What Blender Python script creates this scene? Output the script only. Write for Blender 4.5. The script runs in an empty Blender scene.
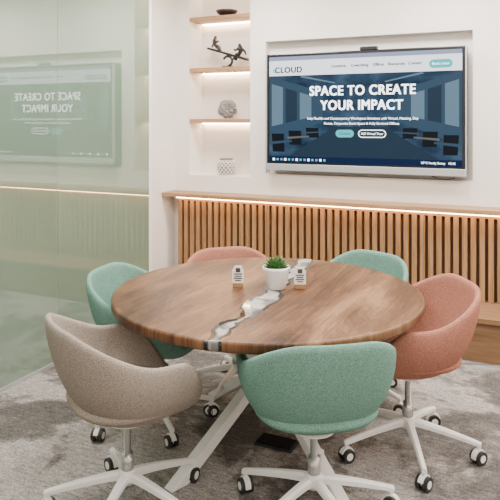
import bpy, bmesh, math, random
from mathutils import Vector, Matrix
random.seed(4)
C = bpy.context.scene.collection

# ------------------------------------------------------------ materials
def new_mat(name):
    m = bpy.data.materials.new(name); m.use_nodes = True
    nt = m.node_tree; b = nt.nodes['Principled BSDF']
    return m, nt, b
def N(nt, t, **kw):
    n = nt.nodes.new(t)
    for k, v in kw.items():
        setattr(n, k, v)
    return n
def simple(name, col, rough=0.5, metal=0.0, bump=0.0, bscale=60, spec=0.5, coat=0.0):
    m, nt, b = new_mat(name)
    tc = N(nt, 'ShaderNodeTexCoord'); nz = N(nt, 'ShaderNodeTexNoise')
    nz.inputs['Scale'].default_value = bscale; nz.inputs['Detail'].default_value = 3
    nt.links.new(tc.outputs['Object'], nz.inputs['Vector'])
    mix = N(nt, 'ShaderNodeMixRGB'); mix.blend_type = 'MIX'
    mix.inputs[1].default_value = (*[c*0.96 for c in col], 1); mix.inputs[2].default_value = (*[min(1, c*1.03) for c in col], 1)
    nt.links.new(nz.outputs['Fac'], mix.inputs[0]); nt.links.new(mix.outputs[0], b.inputs['Base Color'])
    b.inputs['Roughness'].default_value = rough; b.inputs['Metallic'].default_value = metal
    b.inputs['Specular IOR Level'].default_value = spec
    b.inputs['Coat Weight'].default_value = coat
    if bump > 0:
        bp = N(nt, 'ShaderNodeBump'); bp.inputs['Strength'].default_value = bump; bp.inputs['Distance'].default_value = 0.003
        nt.links.new(nz.outputs['Fac'], bp.inputs['Height']); nt.links.new(bp.outputs[0], b.inputs['Normal'])
    return m
def emit(name, col, s):
    m, nt, b = new_mat(name)
    b.inputs['Base Color'].default_value = (0, 0, 0, 1); b.inputs['Roughness'].default_value = 0.4
    b.inputs['Specular IOR Level'].default_value = 0.1
    b.inputs['Emission Color'].default_value = (*col, 1); b.inputs['Emission Strength'].default_value = s
    return m
def ramp(nt, stops):
    r = N(nt, 'ShaderNodeValToRGB'); e = r.color_ramp.elements
    while len(e) < len(stops): e.new(0.5)
    for i, (p, c) in enumerate(stops):
        e[i].position = p; e[i].color = (*c, 1)
    return r
def fabric(name, col):
    m, nt, b = new_mat(name)
    tc = N(nt, 'ShaderNodeTexCoord')
    nz = N(nt, 'ShaderNodeTexNoise'); nz.inputs['Scale'].default_value = 270; nz.inputs['Detail'].default_value = 4
    nt.links.new(tc.outputs['Object'], nz.inputs['Vector'])
    r = ramp(nt, [(0.32, tuple(c*0.60 for c in col)), (0.5, col), (0.68, tuple(min(1, c*1.38+0.014) for c in col))])
    nt.links.new(nz.outputs['Fac'], r.inputs[0]); nt.links.new(r.outputs[0], b.inputs['Base Color'])
    bp = N(nt, 'ShaderNodeBump'); bp.inputs['Strength'].default_value = 0.5; bp.inputs['Distance'].default_value = 0.002
    nt.links.new(nz.outputs['Fac'], bp.inputs['Height']); nt.links.new(bp.outputs[0], b.inputs['Normal'])
    b.inputs['Roughness'].default_value = 0.95; b.inputs['Specular IOR Level'].default_value = 0.1
    return m
def wood(name, c1, c2, axis='X', rough=0.5, sc=1.0):
    m, nt, b = new_mat(name)
    tc = N(nt, 'ShaderNodeTexCoord'); mp = N(nt, 'ShaderNodeMapping')
    s = {'X': (1.2, 22, 22), 'Y': (22, 1.2, 22), 'Z': (22, 22, 1.2)}[axis]
    mp.inputs['Scale'].default_value = tuple(v*sc for v in s)
    nz = N(nt, 'ShaderNodeTexNoise'); nz.inputs['Scale'].default_value = 2.2; nz.inputs['Detail'].default_value = 6
    nz.inputs['Distortion'].default_value = 0.6
    nt.links.new(tc.outputs['Object'], mp.inputs[0]); nt.links.new(mp.outputs[0], nz.inputs['Vector'])
    r = ramp(nt, [(0.3, c1), (0.7, c2)])
    nt.links.new(nz.outputs['Fac'], r.inputs[0]); nt.links.new(r.outputs[0], b.inputs['Base Color'])
    b.inputs['Roughness'].default_value = rough; b.inputs['Specular IOR Level'].default_value = 0.3
    return m

M_wall = simple('wall_paint', (0.85, 0.795, 0.755), 0.85, bump=0.05, bscale=200, spec=0.2)
M_ceil = simple('ceiling_paint', (0.86, 0.845, 0.82), 0.9)
M_white = simple('white_powder_coat', (0.88, 0.87, 0.85), 0.35)
M_black = simple('black_rubber', (0.02, 0.02, 0.022), 0.45)
M_grey = simple('grey_plastic', (0.05, 0.05, 0.052), 0.8, spec=0.1)
M_boxlid = simple('floor_box_black', (0.015, 0.015, 0.016), 0.9, spec=0.05)
M_steel = simple('brushed_steel', (0.6, 0.6, 0.6), 0.3, metal=0.9)
M_silver = simple('silver_bezel', (0.50, 0.51, 0.53), 0.35, metal=0.5)
M_bezel = simple('black_bezel', (0.008, 0.008, 0.010), 0.25)
M_oak = wood('oak_slat', (0.24, 0.125, 0.054), (0.41, 0.235, 0.115), 'Z', 0.5)
M_oakx = wood('oak_shelf', (0.29, 0.16, 0.08), (0.45, 0.27, 0.145), 'X', 0.5)
M_bench = wood('bench_wood', (0.16, 0.086, 0.042), (0.27, 0.155, 0.082), 'X', 0.5)
M_dark = simple('slat_backing', (0.095, 0.045, 0.020), 0.8)
M_pot = simple('white_ceramic', (0.85, 0.84, 0.82), 0.3)
M_soil = simple('soil', (0.05, 0.03, 0.02), 0.95, bump=0.8, bscale=100)
M_bronze = simple('black_sculpture_metal', (0.012, 0.010, 0.009), 0.35)
M_led = emit('warm_led', (1.0, 0.58, 0.26), 34)
M_mint = fabric('mint_fabric', (0.145, 0.282, 0.228))
M_coral = fabric('coral_fabric', (0.375, 0.160, 0.112))
M_beige = fabric('beige_fabric', (0.30, 0.255, 0.215))

def glass_mat():
    m, nt, b = new_mat('frosted_green_glass')
    tc = N(nt, 'ShaderNodeTexCoord'); nz = N(nt, 'ShaderNodeTexNoise'); nz.inputs['Scale'].default_value = 0.6
    nt.links.new(tc.outputs['Object'], nz.inputs['Vector'])
    r = ramp(nt, [(0.3, (0.150, 0.215, 0.160)), (0.7, (0.185, 0.255, 0.195))])
    nt.links.new(nz.outputs['Fac'], r.inputs[0]); nt.links.new(r.outputs[0], b.inputs['Base Color'])
    b.inputs['Roughness'].default_value = 0.5; b.inputs['Coat Weight'].default_value = 1.0
    b.inputs['Coat Roughness'].default_value = 0.01; b.inputs['Coat IOR'].default_value = 2.6
    b.inputs['Specular IOR Level'].default_value = 0.3
    b.inputs['Coat Tint'].default_value = (0.93, 1.0, 0.95, 1)
    return m
M_glass = glass_mat()

def carpet():
    m, nt, b = new_mat('patterned_carpet')
    tc = N(nt, 'ShaderNodeTexCoord')
    n1 = N(nt, 'ShaderNodeTexNoise'); n1.inputs['Scale'].default_value = 1.5; n1.inputs['Detail'].default_value = 6; n1.inputs['Roughness'].default_value = 0.66
    n1.inputs['Distortion'].default_value = 0.4
    mp = N(nt, 'ShaderNodeMapping'); mp.inputs['Scale'].default_value = (16, 60, 1); mp.inputs['Rotation'].default_value = (0, 0, 0.1)
    n2 = N(nt, 'ShaderNodeTexNoise'); n2.inputs['Scale'].default_value = 1.0; n2.inputs['Detail'].default_value = 3
    n3 = N(nt, 'ShaderNodeTexNoise'); n3.inputs['Scale'].default_value = 150
    nt.links.new(tc.outputs['Object'], n1.inputs['Vector']); nt.links.new(tc.outputs['Object'], mp.inputs[0])
    nt.links.new(mp.outputs[0], n2.inputs['Vector']); nt.links.new(tc.outputs['Object'], n3.inputs['Vector'])
    r1 = ramp(nt, [(0.44, (0.125, 0.115, 0.106)), (0.49, (0.20, 0.184, 0.170)), (0.53, (0.36, 0.336, 0.315))])
    nt.links.new(n1.outputs['Fac'], r1.inputs[0])
    r2 = ramp(nt, [(0.35, (0.76, 0.76, 0.77)), (0.65, (1.12, 1.12, 1.12))])
    nt.links.new(n2.outputs['Fac'], r2.inputs[0])
    r3 = ramp(nt, [(0.3, (0.55, 0.55, 0.55)), (0.7, (1.35, 1.35, 1.35))])
    nt.links.new(n3.outputs['Fac'], r3.inputs[0])
    a = N(nt, 'ShaderNodeMixRGB'); a.blend_type = 'MULTIPLY'; a.inputs[0].default_value = 1
    c = N(nt, 'ShaderNodeMixRGB'); c.blend_type = 'MULTIPLY'; c.inputs[0].default_value = 1
    nt.links.new(r1.outputs[0], a.inputs[1]); nt.links.new(r2.outputs[0], a.inputs[2])
    nt.links.new(a.outputs[0], c.inputs[1]); nt.links.new(r3.outputs[0], c.inputs[2])
    nt.links.new(c.outputs[0], b.inputs['Base Color'])
    bp = N(nt, 'ShaderNodeBump'); bp.inputs['Strength'].default_value = 0.6; bp.inputs['Distance'].default_value = 0.004
    nt.links.new(n3.outputs['Fac'], bp.inputs['Height']); nt.links.new(bp.outputs[0], b.inputs['Normal'])
    b.inputs['Roughness'].default_value = 0.95; b.inputs['Specular IOR Level'].default_value = 0.1
    return m
M_carpet = carpet()

def walnut_river():
    m, nt, b = new_mat('walnut_resin_river')
    L = nt.links.new
    tc = N(nt, 'ShaderNodeTexCoord'); sep = N(nt, 'ShaderNodeSeparateXYZ'); L(tc.outputs['Object'], sep.inputs[0])
    def math_(op, a, b_=None, clamp=False):
        n = N(nt, 'ShaderNodeMath'); n.operation = op; n.use_clamp = clamp
        for i, v in enumerate((a, b_)):
            if v is None: continue
            if isinstance(v, (int, float)): n.inputs[i].default_value = v
            else: L(v, n.inputs[i])
        return n.outputs[0]
    def noise(scale, vecscale, det=3, dist=0.0, loc=(0, 0, 0)):
        mp = N(nt, 'ShaderNodeMapping'); mp.inputs['Scale'].default_value = vecscale; mp.inputs['Location'].default_value = loc
        L(tc.outputs['Object'], mp.inputs[0])
        n = N(nt, 'ShaderNodeTexNoise'); n.inputs['Scale'].default_value = scale; n.inputs['Detail'].default_value = det
        n.inputs['Distortion'].default_value = dist
        L(mp.outputs[0], n.inputs['Vector']); return n.outputs['Fac']
    x, y = sep.outputs['X'], sep.outputs['Y']
    wig = math_('MULTIPLY', math_('SUBTRACT', noise(4.5, (0.6, 1, 0), 4), 0.5), 0.15)
    line = math_('ADD', math_('MULTIPLY', y, -0.10), 0.03)
    d = math_('ABSOLUTE', math_('SUBTRACT', math_('SUBTRACT', x, line), wig))
    w = math_('ADD', math_('MULTIPLY', math_('SUBTRACT', noise(5, (1, 1, 0), 2, 0.4, (3, 1, 0)), 0.5), 0.13), 0.040)
    sd = math_('SUBTRACT', d, w)             # <0 inside the resin
    clear = math_('MULTIPLY', math_('ADD', sd, 0.006), -90.0, True)
    edge = math_('SUBTRACT', 1.0, math_('MULTIPLY', math_('SUBTRACT', sd, 0.008), 220.0, True))
    # wood: long flame figure along the river with fine growth rings
    big = noise(2.3, (1.5, 0.35, 0), 4, 1.2)
    fine = noise(9, (6.5, 0.35, 0), 5, 1.0)
    rings = N(nt, 'ShaderNodeMath'); rings.operation = 'SINE'; L(math_('MULTIPLY', big, 110.0), rings.inputs[0])
    pores = noise(60, (9, 0.5, 0), 2)
    t = math_('ADD', math_('MULTIPLY', big, 1.0), math_('MULTIPLY', math_('SUBTRACT', fine, 0.5), 0.40))
    t = math_('ADD', t, math_('MULTIPLY', rings.outputs[0], 0.034))
    t = math_('ADD', t, math_('MULTIPLY', math_('SUBTRACT', pores, 0.5), 0.14))
    r = ramp(nt, [(0.27, (0.030, 0.013, 0.006)), (0.40, (0.075, 0.033, 0.015)), (0.51, (0.130, 0.061, 0.028)), (0.60, (0.180, 0.090, 0.042)), (0.72, (0.28, 0.155, 0.080))])
    L(t, r.inputs[0])
    m1 = N(nt, 'ShaderNodeMixRGB'); L(edge, m1.inputs[0]); L(r.outputs[0], m1.inputs[1]); m1.inputs[2].default_value = (0.006, 0.004, 0.003, 1)
    cl = ramp(nt, [(0.38, (0.16, 0.15, 0.14)), (0.52, (0.42, 0.395, 0.37))]); L(noise(9, (1, 1, 0), 2, 0.5), cl.inputs[0])
    m2 = N(nt, 'ShaderNodeMixRGB'); L(clear, m2.inputs[0]); L(m1.outputs[0], m2.inputs[1]); L(cl.outputs[0], m2.inputs[2])
    L(m2.outputs[0], b.inputs['Base Color'])
    rr = N(nt, 'ShaderNodeMapRange'); L(edge, rr.inputs[0]); rr.inputs[3].default_value = 0.33; rr.inputs[4].default_value = 0.04
    L(rr.outputs[0], b.inputs['Roughness'])
    sp = N(nt, 'ShaderNodeMapRange'); L(edge, sp.inputs[0]); sp.inputs[3].default_value = 0.22; sp.inputs[4].default_value = 0.7
    L(sp.outputs[0], b.inputs['Specular IOR Level'])
    return m
M_walnut = walnut_river()

# ------------------------------------------------------------ helpers
def obj(name, me, mat=None, parent=None, loc=(0, 0, 0), rot=(0, 0, 0)):
    o = bpy.data.objects.new(name, me); C.objects.link(o)
    if mat is not None and me is not None and len(me.materials) == 0: me.materials.append(mat)
    o.location = loc; o.rotation_euler = rot
    if parent: o.parent = parent
    return o
def empty(name, loc=(0, 0, 0), rz=0):
    e = bpy.data.objects.new(name, None); C.objects.link(e); e.location = loc; e.rotation_euler = (0, 0, rz)
    e.empty_display_size = 0.1
    return e
def smooth(me):
    for p in me.polygons: p.use_smooth = True
def bm_box(bm, x0, x1, y0, y1, z0, z1, mi=0):
    vs = [bm.verts.new(v) for v in ((x0,y0,z0),(x1,y0,z0),(x1,y1,z0),(x0,y1,z0),(x0,y0,z1),(x1,y0,z1),(x1,y1,z1),(x0,y1,z1))]
    for f in ((0,3,2,1),(4,5,6,7),(0,1,5,4),(1,2,6,5),(2,3,7,6),(3,0,4,7)):
        fc = bm.faces.new([vs[i] for i in f]); fc.material_index = mi
def box(name, x0, x1, y0, y1, z0, z1, mat, parent=None, bevel=0.0, seg=2):
    c = Vector(((x0+x1)/2, (y0+y1)/2, (z0+z1)/2)); bm = bmesh.new()
    bm_box(bm, x0-c.x, x1-c.x, y0-c.y, y1-c.y, z0-c.z, z1-c.z)
    if bevel: bmesh.ops.bevel(bm, geom=bm.edges[:], offset=bevel, segments=seg, affect='EDGES', profile=0.5)
    me = bpy.data.meshes.new(name); bm.to_mesh(me); bm.free()
    return obj(name, me, mat, parent, c)
def boxes(name, lst, mat, parent=None):
    bm = bmesh.new()
    for l in lst: bm_box(bm, *l)
    me = bpy.data.meshes.new(name); bm.to_mesh(me); bm.free()
    return obj(name, me, mat, parent)
def lathe(name, prof, mat, parent=None, loc=(0, 0, 0), seg=40, sm=True, rot=(0, 0, 0)):
    bm = bmesh.new(); rings = []
    for r, z in prof:
        if r < 1e-5: rings.append([bm.verts.new((0, 0, z))])
        else: rings.append([bm.verts.new((r*math.cos(2*math.pi*i/seg), r*math.sin(2*math.pi*i/seg), z)) for i in range(seg)])
    for a, b in zip(rings, rings[1:]):
        for i in range(seg):
            j = (i+1) % seg
            if len(a) == 1 and len(b) == 1: continue
            if len(a) == 1: bm.faces.new((a[0], b[j], b[i]))
            elif len(b) == 1: bm.faces.new((a[i], a[j], b[0]))
            else: bm.faces.new((a[i], a[j], b[j], b[i]))
    bmesh.ops.recalc_face_normals(bm, faces=bm.faces[:])
    me = bpy.data.meshes.new(name); bm.to_mesh(me); bm.free()
    if sm: smooth(me)
    return obj(name, me, mat, parent, loc, rot)
def tube(bm, p0, p1, r0, r1, seg=12, sx=1.0):
    p0 = Vector(p0); p1 = Vector(p1); d = (p1-p0).normalized()
    up = Vector((0, 0, 1)) if abs(d.z) < 0.95 else Vector((1, 0, 0))
    a = d.cross(up).normalized(); b = a.cross(d).normalized()
    R = []
    for p, r in ((p0, r0), (p1, r1)):
        R.append([bm.verts.new(p + a*(math.cos(2*math.pi*i/seg)*r*sx) + b*(math.sin(2*math.pi*i/seg)*r)) for i in range(seg)])
    for i in range(seg):
        j = (i+1) % seg; bm.faces.new((R[0][i], R[0][j], R[1][j], R[1][i]))
    bm.faces.new(R[0][::-1]); bm.faces.new(R[1])
def skin(name, pts, edges, radii, mat, parent, sub=1, loc=(0, 0, 0), rot=(0, 0, 0)):
    me = bpy.data.meshes.new(name); me.from_pydata(pts, edges, []); me.update()
    o = obj(name, me, mat, parent, loc, rot)
    md = o.modifiers.new('skin', 'SKIN')
    for i, r in enumerate(radii):
        v = me.skin_vertices[0].data[i]; v.radius = (r, r); v.use_root = (i == 0)
    md.use_smooth_shade = True
    s = o.modifiers.new('sub', 'SUBSURF'); s.levels = sub; s.render_levels = sub
    return o
def text(name, body, size, mat, parent, loc, bold=0.0, align='CENTER', sx=1.0, space=1.0):
    cu = bpy.data.curves.new(name, 'FONT'); cu.body = body; cu.size = size
    cu.align_x = align; cu.align_y = 'CENTER'; cu.resolution_u = 4; cu.space_character = space
    t = bpy.data.objects.new(name+'_c', cu); C.objects.link(t)
    bpy.context.view_layer.update()
    dg = bpy.context.evaluated_depsgraph_get()
    me = bpy.data.meshes.new_from_object(t.evaluated_get(dg)); bpy.data.objects.remove(t)
    me.materials.clear()
    if bold > 0:      # embolden by laying shifted copies of the glyphs side by side
        bm = bmesh.new()
        for k, (dx, dy) in enumerate(((-1, -0.5), (-0.33, 0.5), (0.33, -0.5), (1, 0.5), (-1, 0.5), (1, -0.5))):
            n0 = len(bm.verts); bm.from_mesh(me); bm.verts.ensure_lookup_table()
            for v in bm.verts[n0:]: v.co += Vector((dx*bold, dy*bold, k*0.00004))
        bm.to_mesh(me); bm.free()
    o = obj(name, me, mat, parent, loc, (math.pi/2, 0, 0)); o.scale = (sx, 1, 1)
    return o

# ------------------------------------------------------------ room shell
X0, X1, Y0, Y1, ZC = -3.06, 1.7, -1.3, 4.95, 2.9
GX = -2.90
box('floor', X0-0.1, X1+0.1, Y0-0.1, 5.3, -0.1, 0, M_carpet)
box('ceiling', X0-0.1, X1+0.1, Y0-0.1, 5.3, ZC, ZC+0.1, M_ceil)
box('wall_right', X1, X1+0.1, Y0-0.1, 5.3, 0, ZC, M_wall)
box('wall_rear', X0-0.1, X1+0.1, Y0-0.1, Y0, 0, ZC, M_wall)
box('wall_left', X0-0.1, X0, 4.30, 5.3, 0, ZC, M_wall)
box('trim_1', X0, GX, 4.30, 4.335, 0, ZC, M_white)
# back wall with niche hole and screen recess
NX0, NX1, NZ0, NZ1 = -2.907, -2.297, 1.115, 2.86
RX0, RX1, RZ0, RZ1 = -2.15, -0.47, 1.15, 2.28
YB = 5.25
boxes('wall_back', [
    (X0, NX0, Y1, YB, 0, ZC), (NX0, NX1, Y1, YB, 0, NZ0), (NX0, NX1, Y1, YB, NZ1, ZC),
    (NX1, RX0, Y1, YB, 0, ZC), (RX0, RX1, Y1, YB, 0, RZ0), (RX0, RX1, Y1, YB, RZ1, ZC),
    (RX1, X1, Y1, YB, 0, ZC), (NX0, NX1, 5.20, YB, NZ0, NZ1), (RX0, RX1, 5.04, YB, RZ0, RZ1)], M_wall)
# glass partition
gp = empty('glass_partition', (GX, 0, 0))
box('glass_pane_1', -0.014, 0, Y0, 1.35, 0.02, ZC, M_glass, gp)
box('glass_pane_2', -0.014, 0, 1.354, 3.228, 0.02, ZC, M_glass, gp)
box('glass_pane_3', -0.014, 0, 3.232, 4.298, 0.02, ZC, M_glass, gp)
M_seal = simple('silicone_seal', (0.34, 0.40, 0.35), 0.4)
box('seal_1', -0.012, -0.002, 1.35, 1.354, 0.02, ZC, M_seal, gp)
box('seal_2', -0.012, -0.002, 3.228, 3.232, 0.02, ZC, M_seal, gp)
box('bottom_track', -0.022, 0.008, Y0, 4.298, 0, 0.022, M_silver, gp)

# niche shelves with built-in LED strips
for i, z in enumerate((1.60, 2.06, 2.52)):
    e = empty('niche_shelf' if i == 0 else 'niche_shelf.%03d' % i, ((NX0+NX1)/2, 5.0775, z))
    hw = (NX1-NX0)/2
    box('board', -hw, hw, -0.1225, 0.1225, -0.018, 0.018, M_oakx, e, 0.002)
    box('led_strip', -hw+0.02, hw-0.02, 0.085, 0.105, -0.028, -0.018, emit('niche_led%d' % i, (1, 0.74, 0.46), 42), e)
box('niche_head_led', NX0+0.02, NX1-0.02, 5.16, 5.18, NZ1-0.012, NZ1-0.001, emit('niche_led_top', (1, 0.74, 0.46), 42))

# ledge, slats, bench
box('wooden_ledge', X0+0.002, X1-0.002, 4.73, Y1-0.002, 0.935, 0.968, M_oakx, None, 0.003)
bm = bmesh.new()
x = -2.93
while x < X1-0.05:
    bm_box(bm, x, x+0.036, 4.80, 4.85, 0.302, 0.90)
    x += 0.060
me = bpy.data.meshes.new('slats'); bm.to_mesh(me); bm.free()
sp = empty('slatted_wood_panel')
obj('slats', me, M_oak, sp)
box('slat_backing', -2.94, X1-0.004, 4.85, 4.87, 0.302, 0.933, M_dark, sp)
box('panel_carcass', -2.94, X1-0.004, 4.87, Y1-0.002, 0.302, 0.933, M_wall, sp)
box('top_rail', -2.94, X1-0.004, 4.80, 4.85, 0.90, 0.933, M_oakx, sp)
box('led_strip', -2.92, X1-0.01, 4.748, 4.760, 0.926, 0.934, M_led, sp)
bn = empty('wooden_bench')
box('bench_top', -2.94, X1-0.004, 4.40, Y1-0.004, 0.265, 0.30, M_bench, bn, 0.003)
box('bench_front', -2.94, X1-0.004, 4.43, Y1-0.004, 0.0, 0.265, M_bench, bn)

# ------------------------------------------------------------ television
tv = empty('flat_screen_television', (-1.308, 4.90, 1.675))
W, H = 1.60, 0.965
box('tv_body', -W/2, W/2, -0.03, 0.10, -H/2, H/2, M_bezel, tv, 0.006)
box('tv_bottom_bezel', -W/2+0.001, W/2-0.001, -0.036, 0.0, -H/2-0.004, -H/2+0.052, M_silver, tv, 0.004)
box('tv_side_left', -W/2-0.003, -W/2+0.006, -0.034, 0.0, -H/2, H/2, M_silver, tv)
box('tv_side_right', W/2-0.006, W/2+0.003, -0.034, 0.0, -H/2, H/2, M_silver, tv)
box('tv_camera', 0.0, 0.14, -0.03, 0.02, H/2-0.002, H/2+0.028, M_bezel, tv, 0.006)
box('tv_wall_mount', -0.2, 0.2, 0.10, 0.138, -0.2, 0.2, M_grey, tv)
SX, ZB, ZT = 0.772, -0.418, 0.458
def quad(name, x0, x1, z0, z1, lay, mat):
    return box(name, x0, x1, -0.031-0.0008*lay, -0.0302-0.0008*(lay-1) if lay > 1 else -0.030, z0, z1, mat, tv)
mh, nt, b = new_mat('screen_picture')
tc = N(nt, 'ShaderNodeTexCoord'); mp = N(nt, 'ShaderNodeMapping'); mp.inputs['Scale'].default_value = (3, 1, 5)
nz = N(nt, 'ShaderNodeTexNoise'); nz.inputs['Scale'].default_value = 1.6; nz.inputs['Detail'].default_value = 6
r = ramp(nt, [(0.3, (0.012, 0.030, 0.062)), (0.5, (0.035, 0.080, 0.145)), (0.7, (0.09, 0.17, 0.27))])
nt.links.new(tc.outputs['Object'], mp.inputs[0]); nt.links.new(mp.outputs[0], nz.inputs['Vector']); nt.links.new(nz.outputs['Fac'], r.inputs[0])
nt.links.new(r.outputs[0], b.inputs['Emission Color']); b.inputs['Emission Strength'].default_value = 0.9
b.inputs['Base Color'].default_value = (0.0, 0.0, 0.0, 1); b.inputs['Roughness'].default_value = 0.3; b.inputs['Specular IOR Level'].default_value = 0.1
quad('screen', -SX, SX, ZB, ZT, 1, mh)
E_w = emit('screen_white', (1, 1, 1), 4.2); E_hdr = emit('screen_header', (0.88, 0.90, 0.96), 2.1)
E_tab = emit('screen_tabs', (0.50, 0.55, 0.82), 1.0); E_task = emit('screen_taskbar', (0.004, 0.020, 0.075), 1.0)
E_teal = emit('screen_teal', (0.10, 0.68, 0.74), 1.3); E_dk = emit('screen_dark', (0.006, 0.011, 0.018), 1.0)
E_blk = emit('screen_ink', (0.004, 0.006, 0.03), 1.0); E_mid = emit('screen_mid', (0.045, 0.095, 0.155), 1.0); E_lt = emit('screen_light', (0.17, 0.28, 0.38), 1.0)
E_mid2 = emit('screen_mid2', (0.022, 0.048, 0.082), 1.0); E_warm = emit('screen_warm', (0.17, 0.165, 0.15), 1.0)
quad('browser_tabs', -SX, SX, 0.425, ZT, 2, E_tab)
quad('page_header', -SX, SX, 0.300, 0.425, 2, E_hdr)
quad('taskbar', -SX, SX, ZB, ZB+0.052, 2, E_task)
# website hero photograph: open-plan office in perspective
def poly(name, pts, y, mat):
    bm = bmesh.new(); bm.faces.new([bm.verts.new((a, 0, b_)) for a, b_ in pts])
    me = bpy.data.meshes.new(name); bm.to_mesh(me); bm.free(); return obj(name, me, mat, tv, (0, y, 0))
for s in (-1, 1):
    sd = 'l' if s < 0 else 'r'
    poly('office_wall_'+sd, [(s*0.77, 0.30), (s*0.30, 0.16), (s*0.30, -0.08), (s*0.77, -0.26)], -0.0322, E_mid)
    f = lambda q: 0.10+(q-0.30)*0.30
    g = lambda q: -0.02-(q-0.30)*0.22
    for k in range(3):
        a = 0.75-k*0.125; bb = a-0.10
        poly('office_window_%s%d' % (sd, k), [(s*a, f(a)), (s*bb, f(bb)), (s*bb, g(bb)), (s*a, g(a))], -0.0326, E_lt if k != 1 else E_mid2)
    for k in range(3):
        a = 0.69-k*0.15; zz = -0.33+k*0.06; h = 0.15-k*0.035
        poly('office_seat_%s%d' % (sd, k), [(s*(a-0.055), zz), (s*(a+0.05), zz), (s*(a+0.06), zz+h), (s*(a-0.05), zz+h)], -0.0330+0.0001*k, E_dk)
        poly('office_desk_%s%d' % (sd, k), [(s*(a-0.12), zz+h*0.55), (s*(a+0.07), zz+h*0.40), (s*(a+0.07), zz+h*0.56), (s*(a-0.12), zz+h*0.66)], -0.0334+0.0001*k, E_warm if k == 1 else E_mid)
    poly('office_lamp_'+sd, [(s*0.50, 0.285), (s*0.20, 0.225), (s*0.20, 0.235), (s*0.48, 0.297)], -0.0328, E_lt)
poly('office_floor', [(-0.60, -0.365), (0.60, -0.365), (0.20, -0.12), (-0.20, -0.12)], -0.0320, E_mid2)
yt = -0.0355
text('headline_1', 'SPACE TO CREATE', 0.108, E_w, tv, (0.01, yt, 0.165), 0.0035, sx=0.88, space=1.08)
text('headline_2', 'YOUR IMPACT', 0.108, E_w, tv, (0.01, yt, 0.048), 0.0035, sx=0.88, space=1.08)
text('para_1', 'Fully Flexible and Contemporary Workspace Solutions with Virtual, Meeting, Day', 0.027, E_w, tv, (0.01, yt, -0.055))
text('para_2', 'Passes, Corporate Event Space & Fully Serviced Offices', 0.027, E_w, tv, (0.01, yt, -0.095))
def pill(name, cx, cz, w, h, mat, y=-0.0345):
    bm = bmesh.new(); vs = []
    for k in range(24):
        a = 2*math.pi*k/24; px = (w/2-h/2)*(1 if math.cos(a) > 0 else -1)+h/2*math.cos(a)
        vs.append(bm.verts.new((px, 0, h/2*math.sin(a))))
    bm.faces.new(vs); me = bpy.data.meshes.new(name); bm.to_mesh(me); bm.free()
    return obj(name, me, mat, tv, (cx, y, cz))
pill('button_1', -0.12, -0.175, 0.15, 0.062, E_teal); pill('button_2', 0.10, -0.175, 0.22, 0.062, E_w)
pill('button_2_inner', 0.10, -0.175, 0.208, 0.052, emit('screen_btn', (0.03, 0.07, 0.11), 1), -0.0349)
text('button_1_text', 'Contact', 0.028, E_blk, tv, (-0.12, yt, -0.175)); text('button_2_text', '360 Virtual Tour', 0.026, E_w, tv, (0.10, yt, -0.175))
text('logo', 'CLOUD', 0.066, E_blk, tv, (-0.60, yt, 0.345), 0.0022, space=1.1)
for i, (s, px) in enumerate([('Locations', -0.17), ('Coworking', 0.0), ('Offices', 0.15), ('Resources', 0.29), ('Contact', 0.43)]):
    text('menu_%d' % i, s, 0.031, E_blk, tv, (px, yt, 0.365), 0.0010)
pill('header_button', 0.62, 0.355, 0.17, 0.065, E_teal)
text('header_button_text', 'Book a tour', 0.026, E_w, tv, (0.62, yt, 0.355))
text('logo_icon', 'o', 0.06, E_teal, tv, (-0.72, yt, 0.345), 0.002)
for i in range(14):
    quad('task_icon_%d' % i, -0.74+i*0.034, -0.722+i*0.034, ZB+0.016, ZB+0.034, 3, [E_w, E_teal, E_tab][i % 3])
text('clock', '34°C Partly Sunny   10:42', 0.024, E_w, tv, (0.60, yt, ZB+0.026))
skin('tv_cable', [(0.55, -0.01, -0.49), (0.60, -0.01, -0.510), (0.66, -0.01, -0.513), (0.72, -0.01, -0.50)], [(0, 1), (1, 2), (2, 3)], [0.004]*4, M_black, tv)

# ------------------------------------------------------------ table
TX, TY = -1.257, 2.911
tb = empty('round_meeting_table', (TX, TY, 0))
R = 0.768
tt_ = lathe('table_top', [(0, 0.75), (R-0.05, 0.75), (R-0.012, 0.75), (R-0.003, 0.747), (R, 0.740), (R, 0.716), (R-0.006, 0.706), (R-0.03, 0.697), (R-0.05, 0.697), (0, 0.697)], M_walnut, tb, seg=128)
for p in tt_.data.polygons: p.use_smooth = abs(p.normal.z) < 0.95
def bar(name, p0, p1, w, t, mat, parent):
    p0 = Vector(p0); p1 = Vector(p1); d = (p1-p0).normalized(); s = d.cross(Vector((0, 0, 1))).normalized()
    bm = bmesh.new(); vs = []
    for p in (p0, p1):
        k = 1/max(0.3, abs(d.z))
        h = Vector((d.x, d.y, 0)).normalized()
        for a, b_ in ((-1, -1), (1, -1), (1, 1), (-1, 1)):
            vs.append(bm.verts.new(p + s*(a*w/2) + h*(b_*t/2*k)))
    for f in ((0,3,2,1),(4,5,6,7),(0,1,5,4),(1,2,6,5),(2,3,7,6),(3,0,4,7)): bm.faces.new([vs[i] for i in f])
    bmesh.ops.recalc_face_normals(bm, faces=bm.faces[:])
    bmesh.ops.bevel(bm, geom=bm.edges[:], offset=0.004, segments=2, affect='EDGES')
    me = bpy.data.meshes.new(name); bm.to_mesh(me); bm.free()
    return obj(name, me, mat, parent)
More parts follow.
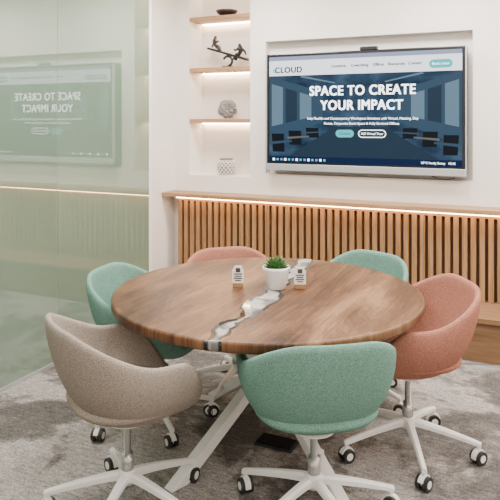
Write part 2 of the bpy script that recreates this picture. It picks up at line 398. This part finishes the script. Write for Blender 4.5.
for i, ang in enumerate((250, 325)):
    a = math.radians(ang); r = 0.58
    bar('leg_%d' % (2*i+1), (r*math.cos(a), r*math.sin(a), 0.0), (-r*0.9*math.cos(a), -r*0.9*math.sin(a), 0.697), 0.06, 0.05, M_white, tb)
    bar('leg_%d' % (2*i+2), (-r*math.cos(a), -r*math.sin(a), 0.0), (r*0.9*math.cos(a), r*0.9*math.sin(a), 0.697), 0.06, 0.05, M_white, tb)
box('hub_block', -0.06, 0.06, -0.06, 0.06, 0.31, 0.41, M_white, tb, 0.01)
fb = empty('floor_power_box', (TX+0.06, TY-0.02, 0))
box('box_frame', -0.10, 0.10, -0.06, 0.06, 0, 0.008, M_grey, fb, 0.002)
box('box_lid', -0.088, 0.088, -0.048, 0.048, 0.008, 0.016, M_boxlid, fb, 0.003)

# ------------------------------------------------------------ chairs
def sstep(a, b, x):
    t = max(0, min(1, (x-a)/(b-a))); return t*t*(3-2*t)
def rim(theta):
    t = abs(theta)   # 0 front .. pi back
    td = math.degrees(t)
    h = 0.085 + 0.195*sstep(26, 70, td) + 0.145*sstep(85, 160, td)
    ca, sa = math.cos(t), math.sin(t)
    a = 0.305; b = 0.27 if ca > 0 else 0.285
    e = 2.5
    r = 1.0/((abs(sa)/a)**e + (abs(ca)/b)**e)**(1/e)
    return r, h, td
def shell_mesh():
    bm = bmesh.new(); NS, NA = 16, 72; zb = 0.375
    c = bm.verts.new((0, 0, zb)); rings = []
    for k in range(1, NS+1):
        s = k/NS; phi = s*math.pi/2; ring = []
        for j in range(NA):
            th = 2*math.pi*j/NA
            tt = th if th <= math.pi else 2*math.pi-th
            r, h, td = rim(tt)
            rr = r*(math.sin(phi)**0.90)
            z = zb + h*((1-math.cos(phi))**1.10)
            back = sstep(90, 170, td); rr *= 1 + 0.07*back*s*s*s - 0.05*sstep(60, 90, td)*(1-sstep(100, 150, td))*(s**6)
            ring.append(bm.verts.new((rr*math.sin(th), rr*math.cos(th), z)))
        rings.append(ring)
    for j in range(NA): bm.faces.new((c, rings[0][(j+1) % NA], rings[0][j]))
    for a, b in zip(rings, rings[1:]):
        for j in range(NA):
            i = (j+1) % NA; bm.faces.new((a[j], a[i], b[i], b[j]))
    bmesh.ops.recalc_face_normals(bm, faces=bm.faces[:])
    me = bpy.data.meshes.new('shell'); bm.to_mesh(me); bm.free(); smooth(me); return me
def cushion_mesh():
    bm = bmesh.new(); NA = 64; rings = []
    for f, z in ((0.76, 0.435), (0.815, 0.450), (0.82, 0.465), (0.78, 0.478), (0.6, 0.484), (0.3, 0.484)):
        ring = []
        for j in range(NA):
            th = 2*math.pi*j/NA; tt = th if th <= math.pi else 2*math.pi-th
            r, h, td = rim(tt); ring.append(bm.verts.new((r*f*math.sin(th), r*f*math.cos(th), z)))
        rings.append(ring)
    for a, b in zip(rings, rings[1:]):
        for j in range(NA):
            i = (j+1) % NA; bm.faces.new((a[j], a[i], b[i], b[j]))
    bm.faces.new(rings[-1]); bm.faces.new(rings[0][::-1])
    bmesh.ops.recalc_face_normals(bm, faces=bm.faces[:])
    me = bpy.data.meshes.new('cushion'); bm.to_mesh(me); bm.free(); smooth(me); return me
def leg_mesh():
    bm = bmesh.new(); prof = []
    for i in range(9):
        t = i/8; x = 0.02+0.315*t; z = 0.150-0.062*t**1.3; w = 0.019-0.008*t; h = 0.016-0.006*t
        prof.append([bm.verts.new((x, sx*w, z+sz*h)) for sx, sz in ((-1, -1), (1, -1), (1.0, 0.3), (0.55, 1), (-0.55, 1), (-1.0, 0.3))])
    for a, b in zip(prof, prof[1:]):
        for j in range(6): bm.faces.new((a[j], a[(j+1) % 6], b[(j+1) % 6], b[j]))
    bm.faces.new(prof[0][::-1]); bm.faces.new(prof[-1])
    bmesh.ops.recalc_face_normals(bm, faces=bm.faces[:])
    me = bpy.data.meshes.new('leg'); bm.to_mesh(me); bm.free(); me.materials.append(M_white); return me
def castor_mesh():
    bm = bmesh.new()
    def wheel(y0, y1, r, mi):
        n0 = len(bm.faces); tube(bm, (0, y0, 0.031), (0, y1, 0.031), r, r, 20)
        bm.faces.ensure_lookup_table()
        for f in bm.faces[n0:]: f.material_index = mi
    wheel(-0.027, -0.006, 0.031, 0); wheel(0.006, 0.027, 0.031, 0)
    wheel(-0.0285, 0.0285, 0.017, 1)
    n0 = len(bm.faces)
    A = []
    for y in (-0.012, 0.012):
        A.append([bm.verts.new((math.cos(a)*r, y, 0.031+math.sin(a)*r)) for a, r in [(math.radians(t), 0.037) for t in range(20, 200, 15)]])
    n = len(A[0])
    for i in range(n-1): bm.faces.new((A[0][i], A[0][i+1], A[1][i+1], A[1][i]))
    bm.faces.new(A[0]); bm.faces.new(A[1][::-1])
    tube(bm, (0, 0, 0.055), (0, 0, 0.090), 0.008, 0.008, 12)
    bm.faces.ensure_lookup_table()
    for f in bm.faces[n0:]: f.material_index = 2
    bmesh.ops.recalc_face_normals(bm, faces=bm.faces[:])
    me = bpy.data.meshes.new('castor'); bm.to_mesh(me); bm.free()
    for mt in (M_black, M_white, M_white): me.materials.append(mt)
    return me
ME_leg, ME_castor = leg_mesh(), castor_mesh()
def chair(loc, face_deg, base_deg, mat, lift=0.0):
    e = empty('swivel_tub_chair', (loc[0], loc[1], 0), math.radians(face_deg-90))
    o = obj('shell', shell_mesh(), mat, e, (0, 0, lift))
    s = o.modifiers.new('sol', 'SOLIDIFY'); s.thickness = 0.030; s.offset = 0; s.use_rim = True
    s2 = o.modifiers.new('sub', 'SUBSURF'); s2.levels = 1; s2.render_levels = 1
    obj('seat_cushion', cushion_mesh(), mat, e, (0, 0, lift))
    lathe('under_seat_plate', [(0, 0.365), (0.09, 0.362), (0.085, 0.350), (0.04, 0.340), (0.03, 0.325), (0, 0.325)], M_white, e, (0, 0, lift))
    lathe('gas_lift', [(0, 0.33+lift), (0.015, 0.33+lift), (0.015, 0.24), (0.024, 0.24), (0.026, 0.165), (0, 0.165)], M_steel, e)
    lathe('base_hub', [(0, 0.172), (0.028, 0.172), (0.036, 0.165), (0.040, 0.135), (0.034, 0.118), (0, 0.118)], M_white, e)
    for i in range(5):
        a = math.radians(base_deg + 72*i) - e.rotation_euler.z
        obj('leg_%d' % (i+1), ME_leg, None, e, (0, 0, 0), (0, 0, a))
        obj('castor_%d' % (i+1), ME_castor, None, e, (0.322*math.cos(a), 0.322*math.sin(a), 0), (0, 0, a+0.9*math.sin(i*2.3+face_deg)))
    return e
chair((-1.548, 2.138), 57, 66, M_beige, 0.024)
chair((-0.842, 2.430), 125, 31, M_mint)
chair((-0.592, 3.092), 212, 77, M_coral, 0.024)
chair((-1.015, 3.553), 249, 54, M_mint)
chair((-1.639, 3.340), 312, 272, M_coral)
chair((-1.905, 2.840), 7, 250, M_mint)

# ------------------------------------------------------------ table things
pp = empty('potted_succulent', (-1.226, 2.958, 0.7505))
lathe('pot', [(0, 0), (0.042, 0), (0.048, 0.006), (0.064, 0.085), (0.071, 0.100), (0.071, 0.112), (0.064, 0.112), (0.060, 0.094), (0, 0.094)], M_pot, pp)
lathe('soil', [(0, 0.097), (0.061, 0.097), (0.061, 0.093)], M_soil, pp)
mleaf, nt, b = new_mat('succulent_leaf')
oi = N(nt, 'ShaderNodeTexCoord'); nz = N(nt, 'ShaderNodeTexNoise'); nz.inputs['Scale'].default_value = 30
r = ramp(nt, [(0.35, (0.012, 0.06, 0.012)), (0.65, (0.09, 0.24, 0.05))]); nt.links.new(oi.outputs['Object'], nz.inputs['Vector']); nt.links.new(nz.outputs['Fac'], r.inputs[0]); nt.links.new(r.outputs[0], b.inputs['Base Color'])
b.inputs['Roughness'].default_value = 0.45
bm = bmesh.new()
for i in range(110):
    az = i*2.39996
    el = math.radians(12+73*random.random()); ln = 0.050+0.032*random.random(); w = 0.009
    d = Vector((math.cos(az)*math.cos(el), math.sin(az)*math.cos(el), math.sin(el))); s = Vector((-math.sin(az), math.cos(az), 0)); u = d.cross(s)
    rr_ = 0.022*random.random()
    p = Vector((math.cos(az)*rr_, math.sin(az)*rr_, 0.098))
    rows = []
    for t, ww in ((0, 0.5), (0.35, 1.0), (0.7, 0.8), (1.0, 0.05)):
        c = p + d*ln*t + Vector((0, 0, -0.010*t*t))
        rows.append([bm.verts.new(c - s*w*ww), bm.verts.new(c + u*w*0.45*ww), bm.verts.new(c + s*w*ww), bm.verts.new(c - u*w*0.45*ww)])
    for a, b_ in zip(rows, rows[1:]):
        for j in range(4): bm.faces.new((a[j], a[(j+1) % 4], b_[(j+1) % 4], b_[j]))
me = bpy.data.meshes.new('leaves'); bm.to_mesh(me); bm.free(); smooth(me); obj('leaves', me, mleaf, pp)

M_signw = simple('sign_white', (0.82, 0.80, 0.77), 0.35)
M_ink = simple('sign_ink', (0.05, 0.05, 0.05), 0.5)
M_cork = wood('sign_wood', (0.25, 0.13, 0.06), (0.38, 0.22, 0.11), 'X', 0.5)
def sign(loc, rz):
    e = empty('table_sign', (loc[0], loc[1], 0.7505), rz)
    box('base', -0.026, 0.026, -0.017, 0.017, 0, 0.022, M_cork, e, 0.002)
    bm = bmesh.new(); pts = [(-0.030, 0.022), (0.030, 0.022), (0.030, 0.085), (0.016, 0.108), (-0.016, 0.108), (-0.030, 0.085)]
    f = [bm.verts.new((a, -0.004, b)) for a, b in pts]; g = [bm.verts.new((a, 0.004, b)) for a, b in pts]
    bm.faces.new(f); bm.faces.new(g[::-1])
    for i in range(6): bm.faces.new((f[i], g[i], g[(i+1) % 6], f[(i+1) % 6]))
    bmesh.ops.recalc_face_normals(bm, faces=bm.faces[:])
    me = bpy.data.meshes.new('plate'); bm.to_mesh(me); bm.free(); obj('plate', me, M_signw, e)
    box('icon', -0.012, 0.012, -0.0048, -0.004, 0.076, 0.098, M_ink, e)
    for k, w in enumerate((0.022, 0.018, 0.022, 0.015)):
        box('print_%d' % k, -w, w, -0.0048, -0.004, 0.064-0.011*k, 0.070-0.011*k, M_ink, e)
sign((-1.414, 2.900), math.radians(24)); sign((-1.117, 3.009), math.radians(24))

# ------------------------------------------------------------ niche decor
SXC = -2.58; SY = 5.06
sc = empty('seesaw_acrobat_sculpture', (SXC+0.01, SY, 2.0785))
lathe('plinth', [(0, 0), (0.055, 0), (0.055, 0.012), (0, 0.012)], M_bronze, sc)
pts = [(0.045*math.cos(math.radians(-90+i*18)), 0, 0.060+0.045*math.sin(math.radians(-90+i*18))) for i in range(15)]
skin('balance_ring', pts, [(i, i+1) for i in range(14)], [0.013]*15, M_bronze, sc)
bm = bmesh.new(); tube(bm, (-0.20, 0, 0.185), (0.20, 0, 0.065), 0.012, 0.012, 10, 2.0)
me = bpy.data.meshes.new('plank'); bm.to_mesh(me); bm.free(); obj('plank', me, M_bronze, sc)
def figure(name, x, z, f):
    P = [(0, 0, 0.012), (0.004*f, 0, 0.04), (0.008*f, 0, 0.068), (0.012*f, 0, 0.082), (0.016*f, 0, 0.098),
         (0.035*f, -0.01, 0.022), (0.052*f, -0.01, -0.012), (0.062*f, -0.01, -0.014),
         (0.036*f, 0.012, 0.020), (0.048*f, 0.012, -0.016), (0.058*f, 0.012, -0.018),
         (0.012*f, -0.02, 0.062), (0.034*f, -0.024, 0.045), (0.052*f, -0.018, 0.058),
         (0.004*f, 0.02, 0.062), (-0.018*f, 0.024, 0.040), (-0.030*f, 0.018, 0.014)]
    E = [(0, 1), (1, 2), (2, 3), (3, 4), (0, 5), (5, 6), (6, 7), (0, 8), (8, 9), (9, 10), (2, 11), (11, 12), (12, 13), (2, 14), (14, 15), (15, 16)]
    Rr = [0.020, 0.018, 0.020, 0.010, 0.014, 0.014, 0.011, 0.009, 0.014, 0.011, 0.009, 0.010, 0.008, 0.007, 0.010, 0.008, 0.007]
    k = 1.25
    skin(name, [(a*k, b*k, c*k) for a, b, c in P], E, [q*k for q in Rr], M_bronze, sc, 1, (x, 0, z))
figure('acrobat_left', -0.14, 0.175, 1); figure('acrobat_right', 0.135, 0.092, -1)
sh = empty('openwork_shell_ornament', (SXC+0.01, SY, 1.6185))
bm = bmesh.new(); bmesh.ops.create_icosphere(bm, subdivisions=3, radius=0.075)
for v in bm.verts:
    n = v.co.normalized(); k = 1 + 0.18*math.sin(7*n.x+3*n.z)*math.cos(6*n.y+2*n.x)
    v.co = Vector((n.x*0.085*k, n.y*0.06*k, n.z*0.078*k))
zmin = min(v.co.z for v in bm.verts)
for v in bm.verts: v.co.z -= zmin - 0.004
me = bpy.data.meshes.new('shell_lattice'); bm.to_mesh(me); bm.free()
o = obj('shell_lattice', me, simple('pewter', (0.28, 0.27, 0.26), 0.35, metal=0.5), sh); w = o.modifiers.new('wire', 'WIREFRAME'); w.thickness = 0.008
jr = empty('faceted_ceramic_jar', (SXC+0.0, SY-0.01, NZ0+0.0005))
prof = [(0.0, 0), (0.055, 0), (0.076, 0.03), (0.088, 0.07), (0.082, 0.108), (0.062, 0.135), (0.064, 0.148), (0.058, 0.148), (0.055, 0.135), (0.072, 0.1), (0.076, 0.065), (0, 0.02)]
lathe('jar', prof, simple('bisque', (0.22, 0.18, 0.15), 0.4), jr, seg=14, sm=False)
bm = bmesh.new()
for k in range(14):
    a0 = 2*math.pi*k/14
    for (r0, z0), (r1, z1) in zip(prof[1:5], prof[2:6]):
        for sg in (1, -1):
            tube(bm, (r0*math.cos(a0), r0*math.sin(a0), z0+0.002), (r1*math.cos(a0+sg*0.45), r1*math.sin(a0+sg*0.45), z1), 0.003, 0.003, 6)
me = bpy.data.meshes.new('jar_relief'); bm.to_mesh(me); bm.free(); obj('jar_relief', me, M_pot, jr)
lathe('decorative_bowl', [(0, 0), (0.04, 0), (0.09, 0.035), (0.10, 0.055), (0.094, 0.055), (0.08, 0.035), (0, 0.01)], M_bronze, None, (SXC, SY, 2.5385))

# ------------------------------------------------------------ lights
M_panel = emit('light_panel', (1.0, 0.955, 0.90), 3.8)
for lx in (-2.1, -0.6, 0.9):
    for ly in (0.4, 2.3, 4.1):
        e = empty('ceiling_light_panel', (lx, ly, ZC))
        box('frame', -0.31, 0.31, -0.31, 0.31, -0.02, 0, M_white, e, 0.003)
        box('diffuser', -0.29, 0.29, -0.29, 0.29, -0.024, -0.018, M_panel, e)
        ld = bpy.data.lights.new('lamp', 'AREA'); ld.shape = 'SQUARE'; ld.size = 0.58
        ld.energy = {0.4: 22, 2.3: 41, 4.1: 54}[ly]; ld.color = (1.0, 0.94, 0.87)
        lo = bpy.data.objects.new('lamp', ld); C.objects.link(lo); lo.parent = e; lo.location = (0, 0, -0.03)
w = bpy.data.worlds.new('World'); bpy.context.scene.world = w; w.use_nodes = True
w.node_tree.nodes['Background'].inputs[0].default_value = (0.9, 0.95, 1, 1); w.node_tree.nodes['Background'].inputs[1].default_value = 0.6

# ------------------------------------------------------------ camera
cd = bpy.data.cameras.new('Camera'); cd.sensor_width = 36; cd.lens = 630/500*36; cd.shift_y = -0.258; cd.clip_start = 0.05
co = bpy.data.objects.new('Camera', cd); C.objects.link(co); co.location = (0, 0, 1.6); co.rotation_euler = (math.pi/2, 0, math.radians(24.9))
bpy.context.scene.camera = co
